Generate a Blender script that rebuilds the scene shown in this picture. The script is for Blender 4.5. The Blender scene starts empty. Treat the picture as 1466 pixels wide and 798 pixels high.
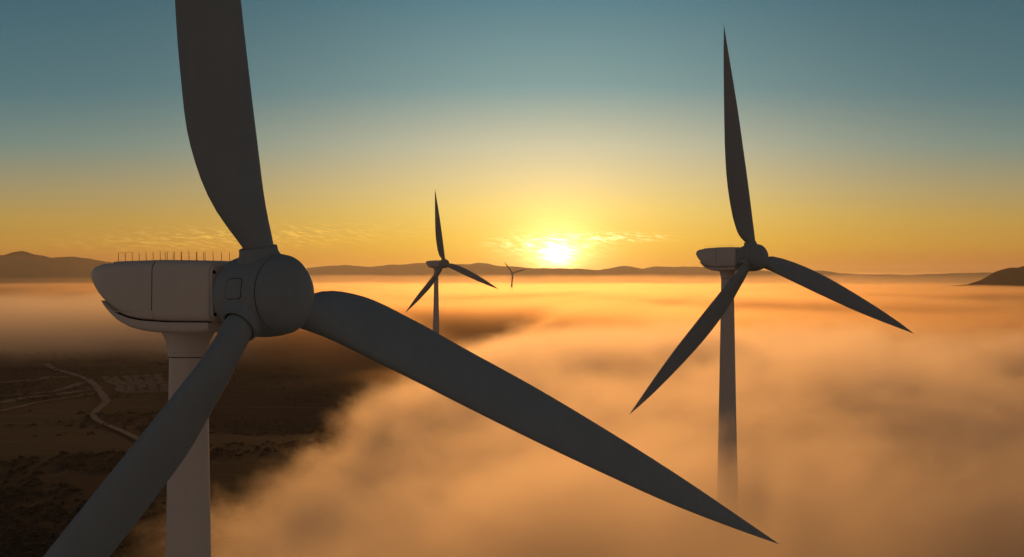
import bpy, bmesh, math, random
import numpy as np
from mathutils import Vector, Matrix

random.seed(7)
rng = np.random.default_rng(11)
S = bpy.context.scene
COL = S.collection
CAM_Z = 80.0            # the camera hovers at hub height above the plain
F = 3000.0 / 1466.0     # focal length in picture widths


def lin(r, g, b):
    def c(v):
        v /= 255.0
        return v / 12.92 if v <= 0.04045 else ((v + 0.055) / 1.055) ** 2.4
    return (c(r), c(g), c(b), 1.0)


# ----------------------------------------------------------------- helpers
def link(name, me, mat=None, parent=None):
    o = bpy.data.objects.new(name, me)
    COL.objects.link(o)
    if mat is not None:
        me.materials.append(mat)
    if parent is not None:
        o.parent = parent
    return o


def obj_bm(name, bm, mat, parent=None, smooth=True, angle=40):
    bmesh.ops.recalc_face_normals(bm, faces=bm.faces[:])
    if smooth:
        lim = math.radians(angle)
        for f in bm.faces:
            f.smooth = True
        for e in bm.edges:
            if len(e.link_faces) == 2 and e.calc_face_angle(0) > lim:
                e.smooth = False
    me = bpy.data.meshes.new(name)
    bm.to_mesh(me)
    bm.free()
    return link(name, me, mat, parent)


def obj_np(name, verts, faces, mat, parent=None, smooth=True):
    me = bpy.data.meshes.new(name)
    verts = np.asarray(verts, np.float32)
    faces = np.asarray(faces, np.int32)
    n, k = faces.shape
    me.vertices.add(len(verts))
    me.vertices.foreach_set('co', verts.ravel())
    me.loops.add(n * k)
    me.loops.foreach_set('vertex_index', faces.ravel())
    me.polygons.add(n)
    me.polygons.foreach_set('loop_start', np.arange(0, n * k, k, dtype=np.int32))
    me.polygons.foreach_set('use_smooth', np.full(n, smooth))
    me.update()
    me.validate()
    return link(name, me, mat, parent)


def tag(o, label=None, cat=None, group=None, kind=None):
    if label:
        o['label'] = label
    if cat:
        o['category'] = cat
    if group:
        o['group'] = group
    if kind:
        o['kind'] = kind
    return o


def sstep(a, b, x):
    t = np.clip((x - a) / (b - a), 0, 1)
    return t * t * (3 - 2 * t)


# gradient noise, vectorised
_perm = rng.permutation(4096)
_ga = rng.random(4096) * 2 * np.pi


def gnoise(x, y, seed=0):
    xi = np.floor(x).astype(np.int64)
    yi = np.floor(y).astype(np.int64)
    xf, yf = x - xi, y - yi
    u = xf ** 3 * (xf * (xf * 6 - 15) + 10)
    v = yf ** 3 * (yf * (yf * 6 - 15) + 10)

    def g(ix, iy, dx, dy):
        h = _perm[(_perm[(ix + seed * 131) & 4095] + iy) & 4095]
        a = _ga[h]
        return np.cos(a) * dx + np.sin(a) * dy
    n00 = g(xi, yi, xf, yf)
    n10 = g(xi + 1, yi, xf - 1, yf)
    n01 = g(xi, yi + 1, xf, yf - 1)
    n11 = g(xi + 1, yi + 1, xf - 1, yf - 1)
    a = n00 + u * (n10 - n00)
    b = n01 + u * (n11 - n01)
    return (a + v * (b - a)) * 1.5


def fbm(x, y, oct=5, seed=0, gain=0.5):
    s = np.zeros_like(x, dtype=float)
    a, f = 1.0, 1.0
    for i in range(oct):
        s += a * gnoise(x * f + 17.3 * i, y * f - 9.1 * i, seed + i)
        a *= gain
        f *= 2.03
    return s


def billow(x, y, oct=5, seed=0, gain=0.5):
    s = np.zeros_like(x, dtype=float)
    a, f, t = 1.0, 1.0, 0.0
    for i in range(oct):
        s += a * np.abs(gnoise(x * f + 31.7 * i, y * f + 5.9 * i, seed + i))
        t += a
        a *= gain
        f *= 2.1
    return s / t


# --------------------------------------------------------------- materials
def new_mat(name):
    m = bpy.data.materials.new(name)
    m.use_nodes = True
    nt = m.node_tree
    return m, nt, nt.nodes['Principled BSDF'], nt.nodes['Material Output']


def paint(name, rgb, rough=0.45, var=0.12, grime=None, scale=0.6, spec=0.5):
    """painted glass-fibre or steel: faint blotches, streaks and uneven gloss"""
    m, nt, p, out = new_mat(name)
    N, L = nt.nodes, nt.links
    tc = N.new('ShaderNodeTexCoord')
    no = N.new('ShaderNodeTexNoise')
    no.inputs['Scale'].default_value = scale
    no.inputs['Detail'].default_value = 8
    no.inputs['Roughness'].default_value = 0.62
    L.new(tc.outputs['Object'], no.inputs['Vector'])
    mp = N.new('ShaderNodeMapping')
    mp.inputs['Scale'].default_value = (2.2, 2.2, 0.12)
    L.new(tc.outputs['Object'], mp.inputs['Vector'])
    st = N.new('ShaderNodeTexNoise')
    st.inputs['Scale'].default_value = 1.4
    st.inputs['Detail'].default_value = 6
    L.new(mp.outputs['Vector'], st.inputs['Vector'])
    add = N.new('ShaderNodeMath')
    add.operation = 'MULTIPLY_ADD'
    add.inputs[1].default_value = 0.5
    L.new(st.outputs['Fac'], add.inputs[0])
    h = N.new('ShaderNodeMath')
    h.operation = 'MULTIPLY'
    h.inputs[1].default_value = 0.5
    L.new(no.outputs['Fac'], h.inputs[0])
    L.new(h.outputs[0], add.inputs[2])
    r = N.new('ShaderNodeValToRGB')
    r.color_ramp.elements[0].position = 0.32
    r.color_ramp.elements[1].position = 0.66
    g = grime or [c * (1 - 2.2 * var) for c in rgb]
    r.color_ramp.elements[0].color = (*g, 1)
    r.color_ramp.elements[1].color = (*rgb, 1)
    L.new(add.outputs[0], r.inputs['Fac'])
    L.new(r.outputs['Color'], p.inputs['Base Color'])
    rr = N.new('ShaderNodeMapRange')
    rr.inputs['To Min'].default_value = rough + 0.12
    rr.inputs['To Max'].default_value = rough - 0.08
    L.new(no.outputs['Fac'], rr.inputs['Value'])
    L.new(rr.outputs[0], p.inputs['Roughness'])
    p.inputs['Specular IOR Level'].default_value = spec
    return m


M_WHITE = paint('white_paint', (0.80, 0.69, 0.585), 0.40, 0.028, scale=0.35)
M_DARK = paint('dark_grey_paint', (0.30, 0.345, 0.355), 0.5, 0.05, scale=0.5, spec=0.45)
M_GAP = paint('black_rubber', (0.012, 0.012, 0.012), 0.8, 0.05, spec=0.1)
M_STEEL = paint('grey_steel', (0.28, 0.27, 0.26), 0.4, 0.1)


def volume_mat(name, col, density, aniso):
    m, nt, p, out = new_mat(name)
    nt.nodes.remove(p)
    v = nt.nodes.new('ShaderNodeVolumePrincipled')
    v.inputs['Color'].default_value = (*col, 1)
    v.inputs['Density'].default_value = density
    v.inputs['Anisotropy'].default_value = aniso
    nt.links.new(v.outputs[0], out.inputs['Volume'])
    m.cycles.homogeneous_volume = True if hasattr(m.cycles, 'homogeneous_volume') else False
    return m


def ramp(nt, stops, fac):
    r = nt.nodes.new('ShaderNodeValToRGB')
    cr = r.color_ramp
    while len(cr.elements) < len(stops):
        cr.elements.new(0.5)
    for e, (p, c) in zip(cr.elements, stops):
        e.position = p
        e.color = c
    nt.links.new(fac, r.inputs['Fac'])
    return r.outputs['Color']


# ------------------------------------------------------------------- world
SUN_AZ = math.atan2(797 - 733, 3000)       # right of the view axis
SUN_EL = 34 / 3000
LAMP_EL = math.radians(3.8)


def build_world():
    w = bpy.data.worlds.new('World')
    S.world = w
    w.use_nodes = True
    nt = w.node_tree
    N, L = nt.nodes, nt.links
    for n in list(N):
        N.remove(n)
    out = N.new('ShaderNodeOutputWorld')

    def M(op, a, b=None, c=None, clamp=False):
        n = N.new('ShaderNodeMath')
        n.operation = op
        n.use_clamp = clamp
        for i, v in enumerate((a, b, c)):
            if v is None:
                continue
            if isinstance(v, (int, float)):
                n.inputs[i].default_value = v
            else:
                L.new(v, n.inputs[i])
        return n.outputs[0]

    def mix(f, a, b, mode='MIX'):
        n = N.new('ShaderNodeMix')
        n.data_type = 'RGBA'
        n.blend_type = mode
        n.clamp_factor = True
        for i, v in ((0, f), (6, a), (7, b)):
            if isinstance(v, (int, float)):
                n.inputs[i].default_value = v
            elif isinstance(v, tuple):
                n.inputs[i].default_value = v
            else:
                L.new(v, n.inputs[i])
        return n.outputs[2]

    tc = N.new('ShaderNodeTexCoord')
    nrm = N.new('ShaderNodeVectorMath')
    nrm.operation = 'NORMALIZE'
    L.new(tc.outputs['Generated'], nrm.inputs[0])
    sp = N.new('ShaderNodeSeparateXYZ')
    L.new(nrm.outputs['Vector'], sp.inputs[0])
    x, y, z = sp.outputs
    D = 180 / math.pi
    el = M('MULTIPLY', M('ARCSINE', z), D)                       # degrees
    az = M('SUBTRACT', M('MULTIPLY', M('ARCTAN2', x, y), D), SUN_AZ * D)
    dz = M('SUBTRACT', el, SUN_EL * D)
    ang = M('SQRT', M('ADD', M('MULTIPLY', az, az), M('MULTIPLY', dz, dz)))
    # elevation remapped with a square root so the low sky gets most of the ramp
    e = M('SQRT', M('DIVIDE', M('MAXIMUM', el, 0.0), 90.0))
    P = lambda d: math.sqrt(max(d, 0) / 90.0)
    edge = [(0, (150, 78, 40)), (0.45, (180, 112, 48)), (0.95, (188, 140, 58)), (1.6, (182, 148, 74)), (2.5, (156, 146, 108)), (3.6, (112, 136, 128)),
            (5.0, (76, 116, 124)), (7.6, (55, 98, 112)), (11, (46, 78, 94)), (25, (26, 44, 56)), (90, (16, 26, 38))]
    cent = [(0, (232, 150, 40)), (0.4, (242, 172, 46)), (1.1, (248, 200, 74)), (1.9, (244, 212, 116)), (2.7, (226, 206, 148)), (3.6, (198, 196, 166)),
            (5.2, (120, 157, 158)), (7.6, (76, 126, 140)), (11, (56, 90, 106)), (25, (28, 46, 58)), (90, (16, 26, 38))]
    A = ramp(nt, [(P(d), lin(*c)) for d, c in edge], e)
    B = ramp(nt, [(P(d), lin(*c)) for d, c in cent], e)
    a2 = M('DIVIDE', az, 7.0)
    fz = M('POWER', 2.71828, M('MULTIPLY', M('MULTIPLY', a2, a2), -1.0))
    sky = mix(fz, A, B)
    # away from the sun the dusk sky sinks to a dim grey blue
    back = M('MULTIPLY_ADD', M('COSINE', M('DIVIDE', az, D)), 0.5, 0.5, clamp=True)
    back = M('POWER', back, 1.5)
    dusk = ramp(nt, [(0, lin(112, 94, 82)), (P(8), lin(104, 90, 82)), (P(30), lin(80, 80, 84)), (1, lin(30, 42, 56))], e)
    sky = mix(back, dusk, sky)
    # glow of the air around the sun
    g1 = M('POWER', 2.71828, M('MULTIPLY', ang, -1.0 / 1.1))
    sky = mix(1.0, sky, mix(g1, (0, 0, 0, 1), (1.0, 0.68, 0.24, 1)), 'ADD')
    # small rippled cloudlets hanging near the sun, and a thinner band left of it
    cv = N.new('ShaderNodeCombineXYZ')
    L.new(M('MULTIPLY_ADD', el, 1.6, M('MULTIPLY', az, 1.0)), cv.inputs[0])
    L.new(M('MULTIPLY_ADD', az, 0.55, M('MULTIPLY', el, 5.2)), cv.inputs[1])
    cn = N.new('ShaderNodeTexNoise')
    cn.inputs['Scale'].default_value = 3.3
    cn.inputs['Detail'].default_value = 6
    cn.inputs['Roughness'].default_value = 0.62
    cn.inputs['Distortion'].default_value = 0.35
    L.new(cv.outputs[0], cn.inputs['Vector'])
    # the sun itself, its edge broken by the thin cloud in front of it
    fa, fd = M('MULTIPLY', az, 0.80), M('MULTIPLY', dz, 1.15)
    ang2 = M('SQRT', M('ADD', M('MULTIPLY', fa, fa), M('MULTIPLY', fd, fd)))
    ang2 = M('MAXIMUM', M('MULTIPLY_ADD', M('SUBTRACT', 0.5, cn.outputs['Fac']), 0.75, ang2), 0.0)
    g2 = M('ADD', M('POWER', 2.71828, M('MULTIPLY', M('MULTIPLY', ang2, ang2), -1.0 / 0.085)), M('MULTIPLY', M('POWER', 2.71828, M('MULTIPLY', ang2, -1.0 / 0.40)), .5))
    core = N.new('ShaderNodeVectorMath')
    core.operation = 'SCALE'
    core.inputs[0].default_value = (5.0, 3.6, 1.5)
    L.new(g2, core.inputs['Scale'])
    sky = mix(1.0, sky, core.outputs[0], 'ADD')
    cl = M('MULTIPLY', M('SUBTRACT', cn.outputs['Fac'], 0.47), 6.0, clamp=True)

    def bell(v, c, s):
        d = M('DIVIDE', M('SUBTRACT', v, c), s)
        return M('POWER', 2.71828, M('MULTIPLY', M('MULTIPLY', d, d), -1.0))
    m1 = M('MULTIPLY', bell(az, -0.25, 1.05), bell(el, 0.93, 0.20))
    m2 = M('MULTIPLY', bell(az, -8.6, 3.6), bell(M('MULTIPLY_ADD', az, -0.035, el), 1.42, 0.28))
    m3 = M('MULTIPLY', bell(az, 1.4, 1.2), bell(el, 1.12, 0.10))
    c1 = mix(M('MULTIPLY', M('ADD', m1, M('MULTIPLY', m3, 0.7)), cl), (0, 0, 0, 1), (1.8, 1.45, .95, 1))
    c2 = mix(M('MULTIPLY', m2, cl), (0, 0, 0, 1), (0.34, 0.2, 0.04, 1))
    sky = mix(1.0, sky, c1, 'ADD')
    sky = mix(1.0, sky, c2, 'ADD')
    # below the horizon: the far plain
    sky = mix(M('MULTIPLY', M('MULTIPLY', el, -1.0), 2.0, clamp=True), sky, lin(78, 66, 58))
    bg = N.new('ShaderNodeBackground')
    L.new(sky, bg.inputs['Color'])
    bg.inputs['Strength'].default_value = 1.0
    ni = N.new('ShaderNodeTexSky')
    ni.sky_type = 'NISHITA'
    ni.sun_disc = False
    ni.sun_elevation = LAMP_EL
    ni.sun_rotation = SUN_AZ
    ni.dust_density = 2.0
    bg2 = N.new('ShaderNodeBackground')
    L.new(ni.outputs[0], bg2.inputs['Color'])
    bg2.inputs['Strength'].default_value = 0.05
    mx = N.new('ShaderNodeMixShader')
    mx.inputs[0].default_value = 0.01
    L.new(bg.outputs[0], mx.inputs[1])
    L.new(bg2.outputs[0], mx.inputs[2])
    L.new(mx.outputs[0], out.inputs['Surface'])
    w.cycles.sampling_method = 'MANUAL'
    w.cycles.sample_map_resolution = 2048


build_world()

ld = bpy.data.lights.new('sun', 'SUN')
ld.energy = 0.58
ld.angle = math.radians(2.5)
ld.color = (1.0, 0.45, 0.12)
lo = bpy.data.objects.new('sun', ld)
COL.objects.link(lo)
_d = Vector((math.sin(SUN_AZ) * math.cos(LAMP_EL), math.cos(SUN_AZ) * math.cos(LAMP_EL), math.sin(LAMP_EL)))
lo.rotation_euler = _d.to_track_quat('Z', 'Y').to_euler()
lo.location = (0, -20, 300)

# ------------------------------------------------------------------ camera
cd = bpy.data.cameras.new('camera')
cd.sensor_width = 36
cd.lens = 36 * F
cd.clip_start = 0.5
cd.clip_end = 80000
cam = bpy.data.objects.new('camera', cd)
COL.objects.link(cam)
cam.location = (0, 0, CAM_Z)
cam.rotation_euler = (math.radians(90), 0, 0)
S.camera = cam

# ----------------------------------------------------------------- turbines
def hermite(q, X, Y):
    """smooth curve through the given points"""
    X, Y = np.array(X, float), np.array(Y, float)
    q = min(max(q, X[0]), X[-1])
    d = np.gradient(Y, X)
    i = min(int(np.searchsorted(X, q, 'right')) - 1, len(X) - 2)
    h = X[i + 1] - X[i]
    t = (q - X[i]) / h
    return float((2 * t ** 3 - 3 * t * t + 1) * Y[i] + (t ** 3 - 2 * t * t + t) * h * d[i] + (-2 * t ** 3 + 3 * t * t) * Y[i + 1] + (t ** 3 - t * t) * h * d[i + 1])


RS = [.10, .16, .24, .34, .46, .6, .75, .9, 1.0]
FRONT = dict(R=46.0, tilt=.0283, cone=.0142, pre=.0364, b0=-.3928, b1=-.0305, tip=.0041,
             le=[-.0127, -.0125, -.0125, -.0132, -.0135, -.0124, -.0098, -.0024], te=[.0448, .0613, .0638, .0597, .0553, .0459, .0326, .0158], ov=5.15)
SMALL = dict(R=34.0, tilt=.0492, cone=.0451, pre=.0098, b0=-.4046, b1=.0809, tip=-.0006,
             le=[-.0222, -.0232, -.0241, -.0243, -.0233, -.0216, -.0156, -.0068], te=[.0456, .0633, .0726, .0763, .0713, .0577, .0396, .0182], ov=5.3)
HUB_H = 80.0


def lathe(bm, prof, axis, u, v, origin, n=64, close_ends=True):
    """revolve (distance along axis, radius) about axis"""
    rings = []
    for s, r in prof:
        if r < 1e-5:
            rings.append([bm.verts.new(origin + axis * s)])
        else:
            rings.append([bm.verts.new(origin + axis * s + (u * math.cos(a) + v * math.sin(a)) * r) for a in (2 * math.pi * i / n for i in range(n))])
    for A, B in zip(rings, rings[1:]):
        if len(A) == 1 and len(B) == 1:
            continue
        for i in range(n):
            j = (i + 1) % n
            if len(A) == 1:
                bm.faces.new((A[0], B[i], B[j]))
            elif len(B) == 1:
                bm.faces.new((A[i], A[j], B[0]))
            else:
                bm.faces.new((A[i], A[j], B[j], B[i]))
    if close_ends:
        for R in (rings[0], rings[-1]):
            if len(R) > 1:
                bm.faces.new(R)


def loft(bm, rings, cap=True):
    vr = [[bm.verts.new(p) for p in r] for r in rings]
    n = len(vr[0])
    for A, B in zip(vr, vr[1:]):
        for i in range(n):
            j = (i + 1) % n
            bm.faces.new((A[i], A[j], B[j], B[i]))
    if cap:
        bm.faces.new(vr[0])
        bm.faces.new(vr[-1])


def airfoil(n=28):
    """closed outline, x from 0 (leading) to 1 (trailing), thickness 1 at its thickest"""
    pts = []
    for i in range(n):
        a = 2 * math.pi * i / n
        x = 0.5 * (1 + math.cos(a))
        t = 5 * (0.2969 * math.sqrt(x) - 0.126 * x - 0.3516 * x * x + 0.2843 * x ** 3 - 0.1036 * x ** 4)
        pts.append((x, (1 if a < math.pi else -1) * t * (0.62 if a < math.pi else 0.38) * 2))
    return pts


def make_blade(g, hub, n, u, v, a, parent):
    R = g['R']
    d = u * math.sin(a) + v * math.cos(a)
    t = -u * math.cos(a) + v * math.sin(a)
    af = airfoil()
    rings = []
    rs = [1.7, 2.0, 2.4, 2.8] + [R * q for q in np.concatenate([np.linspace(.075, .3, 14), np.linspace(.33, .94, 26), np.linspace(.955, .999, 6)])]
    for r in rs:
        q = r / R
        q0 = [2.30 / R]
        le = hermite(q, q0 + RS, [-.72 / R] + g['le'] + [g['tip']]) * R
        te = hermite(q, q0 + RS, [.72 / R] + g['te'] + [g['tip']]) * R
        f = float(sstep(2.3, max(.15 * R, 5.2), np.array(r)))       # 0 round root, 1 aerofoil
        ch = te - le
        th = ch * float(np.interp(q, [.05, .16, .3, .6, 1], [.62, .36, .24, .17, .13]))
        b = g['b0'] + (g['b1'] - g['b0']) * q
        cdir = t * math.cos(b) + n * math.sin(b)
        tdir = -t * math.sin(b) + n * math.cos(b)
        c = hub + d * r + n * (g['cone'] * r + g['pre'] * r * q)
        ring = []
        for i, (ax, ay) in enumerate(af):
            an = 2 * math.pi * i / len(af)
            px = le + ax * ch
            py = ay * th * 0.5
            cx = (le + te) / 2 + math.cos(an) * ch / 2
            cy = math.sin(an) * min(ch, 1.44) / 2
            ring.append(c + cdir * (px * f + cx * (1 - f)) + tdir * (py * f + cy * (1 - f)))
        rings.append(ring)
    bm = bmesh.new()
    loft(bm, rings)
    return obj_bm('blade', bm, M_DARK, parent, angle=60)


def rrect(hw, z0, z1, rad, n=6):
    """rounded rectangle in (y, z)"""
    rad = max(0.02, min(rad, hw * .95, (z1 - z0) * .49))
    pts = []
    for cy, cz, a0 in ((hw - rad, z1 - rad, 0), (-hw + rad, z1 - rad, 90), (-hw + rad, z0 + rad, 180), (hw - rad, z0 + rad, 270)):
        for i in range(n + 1):
            a = math.radians(a0 + 90 * i / n)
            pts.append((cy + rad * math.cos(a), cz + rad * math.sin(a)))
    return pts


def make_turbine(g, az, label, loc, yaw, detail=True):
    root = bpy.data.objects.new('wind_turbine', None)
    COL.objects.link(root)
    tag(root, label, 'wind turbine', 'dark bladed wind turbines rising from the fog')
    root.location = loc
    root.rotation_euler = (0, 0, yaw - math.pi / 2)
    X, Y, Zv = Vector((1, 0, 0)), Vector((0, 1, 0)), Vector((0, 0, 1))
    n = Vector((math.cos(g['tilt']), 0, math.sin(g['tilt'])))
    v = Vector((-math.sin(g['tilt']), 0, math.cos(g['tilt'])))
    u = Y
    hub = Vector((g['ov'], 0, HUB_H))
    ax = lambda s, y=0.0, z=0.0: hub + n * s + u * y + v * z

    # tower ------------------------------------------------------------
    bm = bmesh.new()
    zt = HUB_H - 2.85
    prof = [(0, 0.0), (0, 2.75)]
    for k in range(0, 25):
        zz = zt * k / 24
        dep = zt - zz
        prof.append((zz + .001, .93 + .0158 * dep + .00011 * dep * dep))
    prof += [(zt, .93), (zt, 0)]
    lathe(bm, prof, Zv, X, Y, Vector((0, 0, 0)), 72, False)
    tower = obj_bm('tower', bm, M_WHITE, root, angle=30)
    bm = bmesh.new()
    zc = HUB_H
    lathe(bm, [(zc - 3.02, 0), (zc - 3.02, .97), (zc - 2.99, 1.0), (zc - 2.86, 1.0), (zc - 2.84, .985), (zc - 2.80, .985), (zc - 2.78, 1.01), (zc - 2.55, 1.02),
               (zc - 2.35, 1.06), (zc - 2.15, 1.13), (zc - 1.95, 1.24), (zc - 1.78, 1.33), (zc - 1.6, 1.38), (zc - 1.3, 1.39), (zc - 1.3, 0)], Zv, X, Y, Vector((0, 0, 0)), 72, False)
    obj_bm('yaw_collar', bm, M_WHITE, tower, angle=30)
    bm = bmesh.new()
    lathe(bm, [(zc - 3.055, 0), (zc - 3.055, .958), (zc - 3.025, .958), (zc - 3.025, 0)], Zv, X, Y, Vector((0, 0, 0)), 72, False)
    obj_bm('flange', bm, M_GAP, tower)
    for zz in (55.2, 29.4):
        bm = bmesh.new()
        dep = zt - zz
        r = .93 + .0158 * dep + .00011 * dep * dep
        lathe(bm, [(zz - .05, r * .99), (zz - .05, r + .012), (zz + .05, r + .012), (zz + .05, r * .99)], Zv, X, Y, Vector((0, 0, 0)), 72, False)
        obj_bm('weld_ring', bm, M_WHITE, tower)
    # door at the foot of the tower
    bm = bmesh.new()
    rr = [Vector((-2.56, y, 1.6 + z)) for y, z in rrect(.5, 0, 2.1, .25)]
    loft(bm, [rr, [p + Vector((-.1, 0, 0)) for p in rr]])
    obj_bm('door', bm, M_STEEL, tower)

    # nacelle ----------------------------------------------------------
    # s along the axis; half width, top, seam height, rounding
    def body_at(s):
        hw = float(np.interp(s, [-11.6, -11.4, -11, -10, -8.5, -6, -3, -2.1], [.42, .72, 1.02, 1.36, 1.57, 1.66, 1.66, 1.62]))
        top = float(np.interp(s, [-11.6, -11.45, -11.1, -10.3, -9, -6, -3.5, -2.1], [1.38, 1.55, 1.70, 1.79, 1.83, 1.80, 1.68, 1.58]))
        bot = float(np.interp(s, [-11.6, -11.2, -10.5, -9.75, -9.2, -8.65, -7.8, -6.9, -5, -2.1], [1.12, .85, .32, -.12, -.42, -.66, -.90, -1.04, -1.16, -1.22]))
        return hw, top, bot
    ss = list(np.concatenate([[-11.6, -11.52, -11.4, -11.2], np.linspace(-10.9, -6, 22), np.linspace(-5.6, -2.1, 8)]))
    bm = bmesh.new()
    rings = []
    for s in ss:
        hw, top, bot = body_at(s)
        rad = min(.42, .46 * (top - bot))
        pts = rrect(hw, bot, top, rad, 7)
        pts = [(y * (1 - .05 * max(0, (z - .4))), z) for y, z in pts]
        rings.append([ax(s, y, z) for y, z in pts])
    loft(bm, rings)
    nac = obj_bm('nacelle', bm, M_WHITE, root, angle=42)

    # proud cowl round the front half
    bm = bmesh.new()
    rings = []
    for s, gr in ((-5.90, -.02), (-5.89, .03), (-5.86, .045), (-5.80, .05), (-4.5, .05), (-3.2, .05), (-2.40, .05), (-2.22, .04), (-2.12, .01), (-2.08, -.06)):
        hw, top, bot = body_at(s)
        pts = rrect(hw + gr, bot - min(gr, .03), top + gr, .42, 7)
        pts = [(y * (1 - .05 * max(0, (z - .4))), z) for y, z in pts]
        rings.append([ax(s, y, z) for y, z in pts])
    loft(bm, rings)
    cowl = obj_bm('front_cowl', bm, M_WHITE, nac, angle=42)
    bm = bmesh.new()
    rings = []
    for s in (-6.00, -5.955):
        hw, top, bot = body_at(s)
        pts = rrect(hw + .008, bot - .004, top + .008, .42, 7)
        rings.append([ax(s, y * (1 - .05 * max(0, (z - .4))), z) for y, z in pts])
    loft(bm, rings)
    obj_bm('panel_seam', bm, M_GAP, nac, angle=42)
    # proud band along the lower edge of each flank
    for sg in (-1, 1):
        bm = bmesh.new()
        rings = []
        for s in np.linspace(-9.6, -5.87, 14):
            hw, top, bot = body_at(s)
            zt_ = min(-.60, bot + .62)
            zt_ = max(zt_, bot + .06)
            prof = [(hw - .25, bot + .0), (hw - .02, bot + .10), (hw + .055, bot + .26), (hw + .055, zt_ - .03), (hw + .03, zt_), (hw - .25, zt_)]
            prof = [(a, max(min(b, zt_), bot)) for a, b in prof]
            rings.append([ax(s, sg * y, z) for y, z in prof])
        loft(bm, rings)
        obj_bm('side_band', bm, M_WHITE, nac, angle=35)
    # black joint and lower shell
    def shell(o0, o1, inset, name, mat, lower):
        bm = bmesh.new()
        rings = []
        for s in np.linspace(-9.95 if lower else -9.5, -2.2, 26):
            hw, top, bot = body_at(s)
            low = float(np.interp(s, [-9.95, -9.7, -9.2, -8.65, -7.8, -6.9, -6, -4.5, -2.6, -2.2], [-.06, -.34, -.74, -1.05, -1.38, -1.56, -1.66, -1.72, -1.72, -1.62]))
            z1 = bot + o0
            z0 = low if lower else bot + o1
            z0 = min(z0, z1 - .03)
            rad = min(.5 * (z1 - z0), .40)
            hw2 = hw - inset
            pts = [(hw2, z1)] + [(-hw2, z1)]
            k = 6
            for i in range(k + 1):
                a = math.pi + (math.pi / 2) * i / k
                pts.append((-hw2 + rad + rad * math.cos(a), z0 + rad + rad * math.sin(a)))
            for i in range(k + 1):
                a = 1.5 * math.pi + (math.pi / 2) * i / k
                pts.append((hw2 - rad + rad * math.cos(a), z0 + rad + rad * math.sin(a)))
            rings.append([ax(s, y, z) for y, z in pts])
        loft(bm, rings)
        return obj_bm(name, bm, mat, nac, angle=40)
    shell(.02, -.035, .08, 'joint_gap', M_GAP, False)
    shell(-.026, 0, .03, 'lower_shell', M_WHITE, True)
    # front bulkhead and its bolts
    bm = bmesh.new()
    hw, top, bot = body_at(-2.1)
    r0 = [ax(-2.079, y, z) for y, z in rrect(hw - .1, bot + .08, top - .08, .36, 7)]
    r1 = [ax(-2.0, y, z) for y, z in rrect(hw - .16, bot + .14, top - .14, .33, 7)]
    loft(bm, [r0, r1])
    obj_bm('bulkhead', bm, M_WHITE, nac, angle=40)
    for sg in (-1, 1):
        for z in (1.14, -.86):
            bm = bmesh.new()
            lathe(bm, [(-2.04, 0), (-2.04, .085), (-1.975, .085), (-1.96, .06), (-1.96, 0)], n, u, v, ax(0, sg * (hw - .3), z), 16, False)
            obj_bm('bolt', bm, M_GAP, nac)
    # low plinth and the two rows of thin rods on the roof
    if detail:
        bm = bmesh.new()
        r0, r1 = [], []
        for s in np.linspace(-9.4, -3.0, 12):
            hw, top, bot = body_at(s)
            r0.append([ax(s, y, top - .05 + z) for y, z in ((-.95, 0), (.95, 0), (.95, .11), (-.95, .11))])
        loft(bm, r0)
        obj_bm('roof_plinth', bm, M_WHITE, nac, smooth=False)
        k = 0
        for row, s0, s1, cnt in ((-.82, -9.2, -3.2, 13), (.82, -7.6, -3.1, 9)):
            for s in np.linspace(s0, s1, cnt):
                hw, top, bot = body_at(s)
                b = ax(s, row, top + .05)
                bm = bmesh.new()
                lathe(bm, [(0, 0), (0, .03), (.03, .014), (.42, .012), (.43, 0)], v, n, u, b, 8, False)
                obj_bm('rod', bm, M_STEEL, nac)
        bm = bmesh.new()
        for row, s0, s1 in ((-.82, -9.2, -3.2),):
            loft(bm, [[ax(s, row + dy, body_at(s)[1] + .47 + dz) for dy, dz in ((-.006, -.006), (.006, -.006), (.006, .006), (-.006, .006))] for s in np.linspace(s0, s0 + 1.0, 4)])
        obj_bm('wire', bm, M_STEEL, nac)

    # hub ---------------------------------------------------------------
    hp = [(-2.05, 1.25), (-2.02, 1.36), (-1.85, 1.60), (-1.5, 1.80), (-1.0, 1.92), (-.4, 1.985), (.2, 1.99), (.75, 1.955), (1.05, 1.905), (1.11, 1.885), (1.13, 1.85), (1.13, 0)]
    hr = lambda s: float(np.interp(s, [a for a, b in hp], [b for a, b in hp]))
    bm = bmesh.new()
    lathe(bm, [(-2.05, 0)] + hp, n, u, v, hub, 96, False)
    hubo = obj_bm('hub', bm, M_DARK, root, angle=35)
    bm = bmesh.new()
    lathe(bm, [(1.17, 0), (1.17, 1.84), (1.19, 1.865), (1.24, 1.87), (1.34, 1.85), (1.5, 1.77), (1.7, 1.60), (1.87, 1.36), (2.0, 1.05), (2.08, .7), (2.12, .35), (2.13, 0)], n, u, v, hub, 96, False)
    obj_bm('nose_cap', bm, M_DARK, hubo, angle=50)
    bm = bmesh.new()
    lathe(bm, [(1.10, 0), (1.10, 1.835), (1.20, 1.835), (1.20, 0)], n, u, v, hub, 96, False)
    obj_bm('cap_joint', bm, M_GAP, hubo, angle=40)
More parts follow.
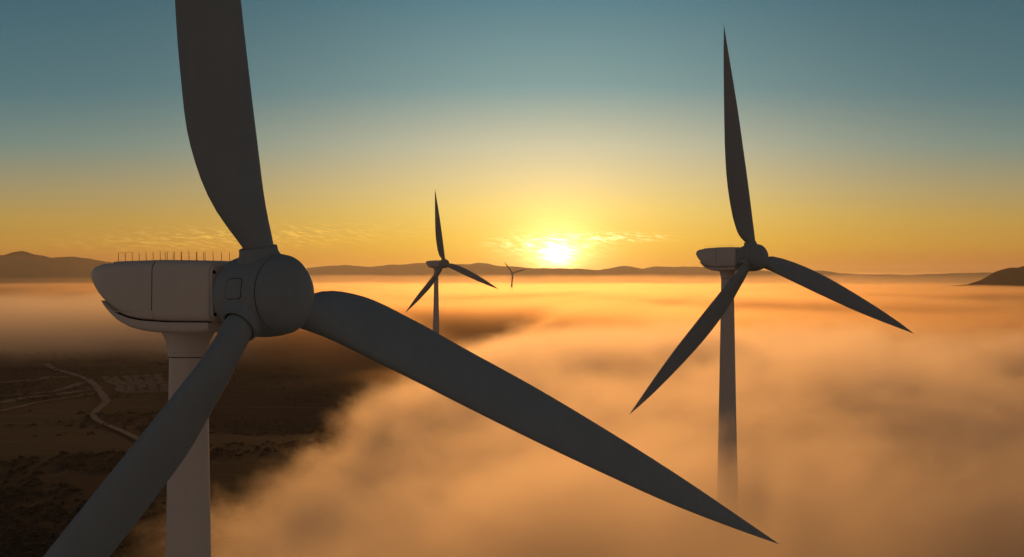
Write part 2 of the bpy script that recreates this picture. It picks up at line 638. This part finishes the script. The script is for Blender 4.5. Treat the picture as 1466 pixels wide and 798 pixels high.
    # rounded hatch following the barrel, with a dark joint round it
    for nm, hs, hh, rim, mat in (('hatch_joint', .53, .50, .012, M_GAP), ('hatch', .50, .47, .028, M_DARK)):
        bm = bmesh.new()
        rings = []
        for q, lift in ((1.0, -.05), (1.0, rim * .6), (.97, rim), (.6, rim + .003), (.2, rim + .004)):
            ring = []
            for i in range(40):
                a = 2 * math.pi * i / 40
                ca, sa = math.cos(a), math.sin(a)
                e_ = .38
                sx = math.copysign(abs(ca) ** e_, ca) * hs * q - .12
                sy = math.copysign(abs(sa) ** e_, sa) * hh * q
                ph = math.radians(9) + sy / 1.95
                ring.append(hub + n * sx + (-u * math.cos(ph) + v * math.sin(ph)) * (hr(sx) + lift))
            rings.append(ring)
        loft(bm, rings)
        obj_bm(nm, bm, mat, hubo, angle=50)
    for k in range(3):
        a = az + k * 2 * math.pi / 3
        d = u * math.sin(a) + v * math.cos(a)
        t = -u * math.cos(a) + v * math.sin(a)
        bm = bmesh.new()
        lathe(bm, [(1.2, 0), (1.2, 1.16), (1.60, 1.15), (1.74, 1.08), (1.86, 1.00), (1.97, .95), (2.08, .92), (2.24, .91), (2.28, .90), (2.29, .87), (2.27, .79), (2.1, .78), (2.1, 0)],
              d, t, n, hub, 56, False)
        obj_bm('root_collar', bm, M_DARK, hubo, angle=40)
        bm = bmesh.new()
        lathe(bm, [(2.05, 0), (2.05, .785), (2.262, .785), (2.262, .70), (2.262, 0)], d, t, n, hub, 40, False)
        obj_bm('root_seal', bm, M_GAP, hubo, angle=40)
        make_blade(g, hub, n, u, v, a, root)
    return root


def hub_to_base(px, py, dist, yaw, ov):
    """ground point of the tower whose hub stands at that distance in that direction"""
    hx, hz = (px - 733) / 3000 * dist, -(py - 399) / 3000 * dist
    return Vector((hx - ov * math.sin(yaw), dist + ov * math.cos(yaw), CAM_Z + hz - HUB_H))


R_ = math.radians
BASES = [
    hub_to_base(378.9, 422.7, 98.9, R_(52.45), FRONT['ov']),
    hub_to_base(1077.3, 369.1, 305.0, R_(37.22), SMALL['ov']),
    hub_to_base(635.9, 377.9, 939.0, R_(44.7), SMALL['ov']),
    hub_to_base(734.9, 391.3, 4390.0, R_(32.0), SMALL['ov']),
]
make_turbine(FRONT, R_(-9.44), 'large near wind turbine with blades cut off by the picture edge', BASES[0], R_(52.45))
make_turbine(SMALL, R_(-9.97), 'whole wind turbine standing deep in fog right of the sun, its pale tower fading out', BASES[1], R_(37.22))
make_turbine(SMALL, R_(-9.82), 'mid distance wind turbine left of the sun, its tower foot behind the nearest blade', BASES[2], R_(44.7), detail=False)
make_turbine(SMALL, R_(-44.0), 'tiny farthest wind turbine just beside the low sun, one blade pointing down', BASES[3], R_(32.0), detail=False)


# ------------------------------------------------------------------ ground
def ground_z(x, y):
    z = 1.6 * fbm(x / 420, y / 420, 4, 3) + 5.5 * gnoise(x / 1900 + .3, y / 1900, 5) * sstep(300, 1500, y) - 1.5
    for b, s in zip(BASES, (60, 60, 120, 420)):
        w = np.exp(-(((x - b.x) ** 2 + (y - b.y) ** 2) / (2 * s * s)) ** 1.0)
        z = z * (1 - w) + (b.z + .05) * w
    return z


def fan(d0, d1, nd, t0, t1, ntt, pad=0):
    d = np.geomspace(d0, d1, nd)
    t = np.linspace(t0, t1, ntt)
    Dg, Tg = np.meshgrid(d, t, indexing='ij')
    return Dg * Tg, Dg


def grid_faces(a, b, off=0):
    i = np.arange(a * b).reshape(a, b)
    return np.stack([i[:-1, :-1], i[:-1, 1:], i[1:, 1:], i[1:, :-1]], -1).reshape(-1, 4) + off


def ground_mat():
    m, nt, p, out = new_mat('scrub_ground')
    N, L = nt.nodes, nt.links
    tc = N.new('ShaderNodeTexCoord')

    def noise(scale, detail=8, rough=.65, vec=None, dist=0):
        n = N.new('ShaderNodeTexNoise')
        n.inputs['Scale'].default_value = scale
        n.inputs['Detail'].default_value = detail
        n.inputs['Roughness'].default_value = rough
        n.inputs['Distortion'].default_value = dist
        L.new(vec or tc.outputs['Object'], n.inputs['Vector'])
        return n.outputs['Fac']
    big = noise(.0045, 6, .6, dist=.6)
    fine = noise(.06, 10, .7)
    mp = N.new('ShaderNodeMapping')
    mp.inputs['Rotation'].default_value = (0, 0, .35)
    mp.inputs['Scale'].default_value = (.004, .022, 1)
    L.new(tc.outputs['Object'], mp.inputs['Vector'])
    streak = noise(1.0, 8, .6, mp.outputs['Vector'], .8)
    c1 = ramp(nt, [(.30, (.0035, .004, .002, 1)), (.50, (.010, .009, .005, 1)), (.72, (.034, .026, .017, 1))], fine)
    c2 = ramp(nt, [(.40, (.005, .005, .003, 1)), (.56, (.016, .013, .009, 1)), (.72, (.08, .058, .044, 1))], streak)
    mx = N.new('ShaderNodeMix')
    mx.data_type = 'RGBA'
    rr = N.new('ShaderNodeMapRange')
    rr.inputs['From Min'].default_value = .42
    rr.inputs['From Max'].default_value = .62
    L.new(big, rr.inputs['Value'])
    L.new(rr.outputs[0], mx.inputs[0])
    L.new(c1, mx.inputs[6])
    L.new(c2, mx.inputs[7])
    L.new(mx.outputs[2], p.inputs['Base Color'])
    p.inputs['Roughness'].default_value = .95
    p.inputs['Specular IOR Level'].default_value = .1
    bp = N.new('ShaderNodeBump')
    bp.inputs['Strength'].default_value = .8
    bp.inputs['Distance'].default_value = 1.5
    L.new(fine, bp.inputs['Height'])
    L.new(bp.outputs[0], p.inputs['Normal'])
    return m


gx, gy = fan(20, 26000, 420, -.62, .62, 300)
gv = np.stack([gx, gy, ground_z(gx, gy)], -1).reshape(-1, 3)
gf = grid_faces(420, 300)
ground = obj_np('ground', gv, gf, ground_mat())
tag(ground, kind='structure')


def soil(name, rgb, var=.5):
    m, nt, p, out = new_mat(name)
    N, L = nt.nodes, nt.links
    tc = N.new('ShaderNodeTexCoord')
    n = N.new('ShaderNodeTexNoise')
    n.inputs['Scale'].default_value = .05
    n.inputs['Detail'].default_value = 8
    L.new(tc.outputs['Object'], n.inputs['Vector'])
    c = ramp(nt, [(.3, tuple(q * (1 - var) for q in rgb) + (1,)), (.7, rgb + (1,))], n.outputs['Fac'])
    L.new(c, p.inputs['Base Color'])
    p.inputs['Roughness'].default_value = .95
    return m


def px_ground(px, py):
    """where the plain is met in that direction"""
    sl = (py - 399) / 3000
    dist = CAM_Z / sl
    for _ in range(6):
        z = float(ground_z(np.array([(px - 733) / 3000 * dist]), np.array([dist]))[0])
        dist = (CAM_Z - z) / sl
    return (px - 733) / 3000 * dist, dist


def ribbon(name, pts, width, mat, lift=.06, wob=0.0, sub=10):
    P = [Vector((*q, 0)) for q in pts]
    C_ = []
    for i in range(len(P) - 1):
        p0, p1, p2, p3 = P[max(i - 1, 0)], P[i], P[i + 1], P[min(i + 2, len(P) - 1)]
        for k in range(sub):
            t = k / sub
            C_.append(.5 * ((2 * p1) + (p2 - p0) * t + (2 * p0 - 5 * p1 + 4 * p2 - p3) * t * t + (3 * p1 - p0 - 3 * p2 + p3) * t ** 3))
    C_.append(P[-1])
    vs = []
    for i, c in enumerate(C_):
        d = (C_[min(i + 1, len(C_) - 1)] - C_[max(i - 1, 0)]).normalized()
        nn = Vector((-d.y, d.x, 0))
        w = width(i / len(C_)) if callable(width) else width
        for k in range(5):
            o = (k - 2) / 4 * w * (1 + wob * random.uniform(-1, 1))
            q = c + nn * o
            vs.append((q.x, q.y, 0))
    vs = np.array(vs)
    vs[:, 2] = ground_z(vs[:, 0], vs[:, 1]) + lift
    o = obj_np(name, vs, grid_faces(len(C_), 5), mat)
    return tag(o, kind='structure')


M_ROAD = soil('pale_dirt', (.22, .165, .13), .45)
M_TRACK = soil('dry_track', (.12, .088, .066), .7)
pg = lambda L_: [px_ground(*q) for q in L_]
ribbon('dirt_road', pg([(66, 522), (80, 530), (104, 537), (126, 545), (140, 558), (150, 572), (152, 577), (140, 588), (134, 597), (140, 604), (160, 613), (180, 622), (200, 632), (232, 644)]), lambda t: 7 - 4 * t, M_ROAD, .9, .12)
for L_, w_ in (([(0, 578), (40, 570), (80, 566), (120, 560), (136, 556)], 9), ([(0, 549), (40, 546), (80, 541), (110, 540)], 14), ([(0, 590), (50, 578), (100, 570), (140, 563)], 5),
               ([(0, 568), (30, 566), (70, 562), (100, 555), (118, 548)], 7)):
    ribbon('dirt_track', pg(L_), w_, M_TRACK, .6, .4)
for k in range(6):
    x0 = 150 + k * 15
    ribbon('field_terrace', pg([(x0, 540 - k * .6), (x0 + 6, 547), (x0 + 22, 553 - k * .5), (x0 + 22 + k, 560), (x0 + 40, 564 - k * .4)]), 6.5, M_TRACK, .6, .4)

# ------------------------------------------------------- scrub on the plain
def scrub():
    n = 30000
    t = rng.uniform(-.30, .06, n)
    d = rng.uniform(0, 1, n) ** 1.4 * 2600 + 520
    x, y = t * d, d
    keep = fbm(x / 160, y / 160, 3, 21) > -.25 + .5 * rng.random(n)
    x, y = x[keep], y[keep]
    n = len(x)
    z = ground_z(x, y)
    r = (.45 + 1.5 * rng.random(n) ** 2.5) * (1 + .3 * (y / 2600))
    base = np.array([(math.cos(a) * c, math.sin(a) * c, s) for a, c, s in [(q * math.pi / 3 + j * .5, math.cos(e_), math.sin(e_)) for j, e_ in enumerate((0.0, .6, 1.15)) for q in range(6)]] + [(0, 0, 1.05)])
    f = []
    for j in range(2):
        for q in range(6):
            a, b = j * 6 + q, j * 6 + (q + 1) % 6
            f += [(a, b, b + 6), (a, b + 6, a + 6)]
    for q in range(6):
        f.append((12 + q, 12 + (q + 1) % 6, 18))
    f = np.array(f)
    V = base[None] * (r[:, None, None] * rng.uniform(.65, 1.3, (n, 19, 1))) * np.array([1.25, 1.25, .8])
    V += np.stack([x, y, z - .2], -1)[:, None]
    Fc = f[None] + (np.arange(n) * 19)[:, None, None]
    m = soil('scrub_leaves', (.018, .018, .009), .6)
    o = obj_np('scrub', V.reshape(-1, 3), Fc.reshape(-1, 3), m, smooth=False)
    tag(o, 'low dark scrub dotted over the brown plain at left', 'scrub', kind='stuff')


scrub()

# -------------------------------------------------------- far hills
def hill_mat():
    m, nt, p, out = new_mat('hill_scrub')
    N, L = nt.nodes, nt.links
    tc = N.new('ShaderNodeTexCoord')
    n = N.new('ShaderNodeTexNoise')
    n.inputs['Scale'].default_value = .004
    n.inputs['Detail'].default_value = 8
    L.new(tc.outputs['Object'], n.inputs['Vector'])
    c = ramp(nt, [(.3, (.03, .026, .018, 1)), (.7, (.07, .055, .038, 1))], n.outputs['Fac'])
    L.new(c, p.inputs['Base Color'])
    p.inputs['Roughness'].default_value = 1
    p.inputs['Specular IOR Level'].default_value = 0
    return m


M_HILL = hill_mat()


def ridge(name, dist, depth, crest, px0, px1, nx, seed, rough):
    """a range whose crest line, seen from the plain, has the given heights (pixels of the photograph above eye level)"""
    px = np.linspace(px0, px1, nx)
    ny = 60
    s = np.linspace(-1, 1, ny)
    h = np.interp(px, [c[0] for c in crest], [399 - c[1] for c in crest]) * dist / 3000
    X = (px - 733) / 3000 * dist
    Xg = np.repeat(X[:, None], ny, 1)
    Yg = dist + s[None] * depth + 0 * Xg
    h = h[:, None] + CAM_Z
    hn = 1 + rough * fbm(Xg / 600, Yg / 2600, 6, seed, .55)
    prof = np.exp(-(s[None] * 2.0) ** 2) * (1 - .0 * s[None])
    spur = 1 + .35 * fbm(Xg / 700, Yg / 3000, 5, seed + 9) * np.clip(np.abs(s[None]) * 1.8, 0, 1)
    Zg = h * hn * prof * spur - 6
    v = np.stack([Xg, Yg, Zg], -1).reshape(-1, 3)
    o = obj_np(name, v, grid_faces(nx, ny), M_HILL)
    return tag(o, kind='structure')


ridge('mountains', 19500, 3800, [(-260, 370), (0, 372), (120, 374), (300, 380), (440, 381), (470, 379), (530, 379), (575, 377), (620, 378), (670, 379), (698, 377), (722, 381), (770, 384), (830, 382), (856, 385),
      (880, 381), (895, 379), (920, 384), (940, 380), (975, 381), (1010, 379), (1050, 381), (1100, 389), (1180, 388), (1200, 391), (1290, 393), (1340, 392), (1420, 390), (1700, 385)], -500, 1950, 620, 31, .08)
ridge('hills', 15500, 2300, [(-420, 372), (-200, 368), (-60, 361), (0, 364), (18, 363), (32, 358), (46, 363), (60, 365), (72, 368), (90, 367), (105, 366), (125, 368), (150, 374), (190, 384), (230, 396), (260, 404)], -420, 270, 260, 47, .03)
ridge('hill', 6200, 800, [(1360, 407), (1390, 404), (1415, 396), (1432, 385), (1446, 381), (1458, 381), (1475, 376), (1540, 368), (1640, 372), (1800, 380)], 1360, 1800, 200, 59, .03)


# --------------------------------------------------------------------- fog
def fog_mesh(name, x, y, top, floor, mat, label, cat):
    nd, ntt = x.shape
    top = np.maximum(top, floor + .02)
    va = np.stack([x, y, top], -1).reshape(-1, 3)
    vb = np.stack([x, y, floor], -1).reshape(-1, 3)
    n = nd * ntt
    fa = grid_faces(nd, ntt)
    fb = fa[:, ::-1] + n
    i = np.arange(n).reshape(nd, ntt)
    loop = np.concatenate([i[0, :], i[1:, -1], i[-1, -2::-1], i[-2:0:-1, 0]])
    nx_ = np.roll(loop, -1)
    fs = np.stack([loop, loop + n, nx_ + n, nx_], -1)
    o = obj_np(name, np.concatenate([va, vb]), np.concatenate([fa, fb, fs]), mat)
    return tag(o, label, cat, kind='stuff')


def px_of(x, y):
    return 733 + 3000 * x / y


def cloudy(name, col, density, aniso, cell, flat, ztop, step, thr0, thr1, gain, left=None, far=None, near=None, skew=0.0, rise=0.0, thin=None, detail=5, seed=0.0, power=2.0):
    """fog whose density is torn by three dimensional noise: thick below, shredded towards its top and its edges"""
    m, nt, p, out = new_mat(name)
    N, L = nt.nodes, nt.links
    N.remove(p)

    def M(op, a, b=None, c=None, clamp=False):
        n = N.new('ShaderNodeMath')
        n.operation = op
        n.use_clamp = clamp
        for i, q in enumerate((a, b, c)):
            if q is None:
                continue
            if isinstance(q, (int, float)):
                n.inputs[i].default_value = q
            else:
                L.new(q, n.inputs[i])
        return n.outputs[0]

    def sm(v, a, b, t0=0.0, t1=1.0):
        n = N.new('ShaderNodeMapRange')
        n.interpolation_type = 'SMOOTHSTEP'
        n.inputs['From Min'].default_value = a
        n.inputs['From Max'].default_value = b
        n.inputs['To Min'].default_value = t0
        n.inputs['To Max'].default_value = t1
        L.new(v, n.inputs['Value'])
        return n.outputs[0]
    tc = N.new('ShaderNodeTexCoord')
    mp = N.new('ShaderNodeMapping')
    mp.inputs['Location'].default_value = (seed, seed * .7, seed * .3)
    mp.inputs['Scale'].default_value = (1 / cell, 1 / cell, flat / cell)
    L.new(tc.outputs['Object'], mp.inputs['Vector'])
    no = N.new('ShaderNodeTexNoise')
    no.inputs['Scale'].default_value = 1.0
    no.inputs['Detail'].default_value = detail
    no.inputs['Roughness'].default_value = .67
    no.inputs['Distortion'].default_value = .4
    L.new(mp.outputs[0], no.inputs['Vector'])
    sp = N.new('ShaderNodeSeparateXYZ')
    L.new(tc.outputs['Object'], sp.inputs[0])
    x, y, z = sp.outputs
    if rise:        # far off the mist climbs the feet of the hills
        z = M('SUBTRACT', z, M('MULTIPLY', M('MAXIMUM', M('SUBTRACT', y, 9000.0), 0.0), rise))
    hh = M('DIVIDE', z, ztop)
    thr = M('MULTIPLY_ADD', M('POWER', M('MAXIMUM', hh, 0.0), power), thr1 - thr0, thr0)
    if left:
        xx = M('MULTIPLY_ADD', y, left[2], x)
        thr = M('ADD', thr, sm(xx, left[0], left[1], .55, 0))
    if far:
        thr = M('ADD', thr, sm(y, far[0], far[1], 0, .5))
    if near:
        thr = M('ADD', thr, sm(M('MULTIPLY_ADD', x, skew, y), near[0], near[1], .5, 0))
    d = M('MULTIPLY', M('SUBTRACT', no.outputs['Fac'], thr), gain, clamp=True)
    if thin:        # and grows thin and patchy there
        big = N.new('ShaderNodeTexNoise')
        big.inputs['Scale'].default_value = .00042
        big.inputs['Detail'].default_value = 3
        L.new(tc.outputs['Object'], big.inputs['Vector'])
        d = M('MULTIPLY', d, sm(y, thin[0], thin[1], 1.0, .012))
        d = M('MULTIPLY', d, sm(big.outputs['Fac'], .34, .62, .25, 1.3))
    v = N.new('ShaderNodeVolumePrincipled')
    v.inputs['Color'].default_value = (*col, 1)
    v.inputs['Anisotropy'].default_value = aniso
    L.new(M('MULTIPLY', d, density), v.inputs['Density'])
    L.new(v.outputs[0], out.inputs['Volume'])
    m.cycles.volume_step_rate = step
    return m


# near bank
x, y = fan(110, 1700, 120, -.5, .55, 120)
x = np.clip(x, -190, 480)
m = sstep(-190, -120, x)
floor = ground_z(x, y) - 1.5
top = floor + 1.4 + 75 * m * sstep(110, 135, y) * (1 - sstep(1400, 1700, y))
M_FOG = cloudy('fog', (.97, .86, .74), .027, .78, 64, 1.3, 76, .17, .15, .82, 6.0, left=(-125, 20, 0.0), far=(900, 1700), near=(110, 170), detail=6, power=2.1)
fog_mesh('fog_bank', x, y, top, floor, M_FOG, 'thick glowing fog bank drifting over the plain between the turbines', 'fog')

# sea of low fog reaching to the hills
x, y = fan(450, 25500, 300, -.40, .42, 200)
t = x / y
start = np.interp(t, [-.4, -.25, -.15, -.06, -.02, .03, .1, .4], [900, 900, 900, 800, 700, 550, 500, 500])
m = sstep(-50, 700, y - start)
H = 66 + 14 * fbm(x / 1500, y / 4000, 3, 99) + .0070 * np.maximum(y - 9000, 0)
floor = ground_z(x, y) - 1.5
m2 = 1 - .6 * np.exp(-(((t + .02) / .05) ** 2)) * np.exp(-(((y - 1600) / 500) ** 2))
M_FOG2 = cloudy('fog_far', (.66, .50, .33), .012, .875, 420, 2.4, 74, .05, .20, .80, 5.0, near=(450, 2000), skew=3.0, rise=.0070, thin=(3500, 11000), detail=5, seed=31.0, power=3.0)
fog_mesh('fog_sea', x, y, floor + 1.4 + (H + 2) * m * m2, floor, M_FOG2, 'sea of low fog stretching away to the distant hills', 'fog')

# a paler bank lying on the plain behind the near turbine
x, y = fan(1650, 4200, 60, -.42, -.05, 60)
t = x / y
floor = ground_z(x, y) - 1.5
m = sstep(1650, 2500, y) * (1 - sstep(3500, 4200, y)) * sstep(-.06, -.14, t)
M_FOG3 = cloudy('fog_pale', (.97, .88, .77), .0026, .74, 230, 2.0, 80, .09, .16, .84, 5.0, near=(1650, 2500), detail=5, seed=57.0, power=2.2)
fog_mesh('fog_bank', x, y, floor + 1.4 + 78 * m, floor, M_FOG3, 'dim pinkish fog bank lying on the dark plain behind the near nacelle', 'fog')

# -------------------------------------------------------------------- haze
bm = bmesh.new()
bmesh.ops.create_cube(bm, size=1)
for v_ in bm.verts:
    v_.co = Vector((v_.co.x * 34000, 13100 + v_.co.y * 27600, float(gv[:, 2].min()) - 3.0 if v_.co.z < 0 else 235.0))
haze = obj_bm('haze', bm, volume_mat('haze', (.95, .90, .85), 2.2e-5, .72), smooth=False)
tag(haze, 'thin golden haze filling the air over the plain', 'haze', kind='stuff')

# ------------------------------------------------------------------ render
S.view_settings.view_transform = 'Standard'
S.view_settings.look = 'None'
S.view_settings.exposure = 0.0
S.view_settings.gamma = 1.0
S.view_settings.use_curve_mapping = False
c = S.cycles
c.max_bounces = 8
c.diffuse_bounces = 2
c.glossy_bounces = 2
c.volume_bounces = 3
c.transparent_max_bounces = 96
c.use_denoising = True
c.denoiser = 'OPENIMAGEDENOISE'
c.sample_clamp_indirect = 6.0
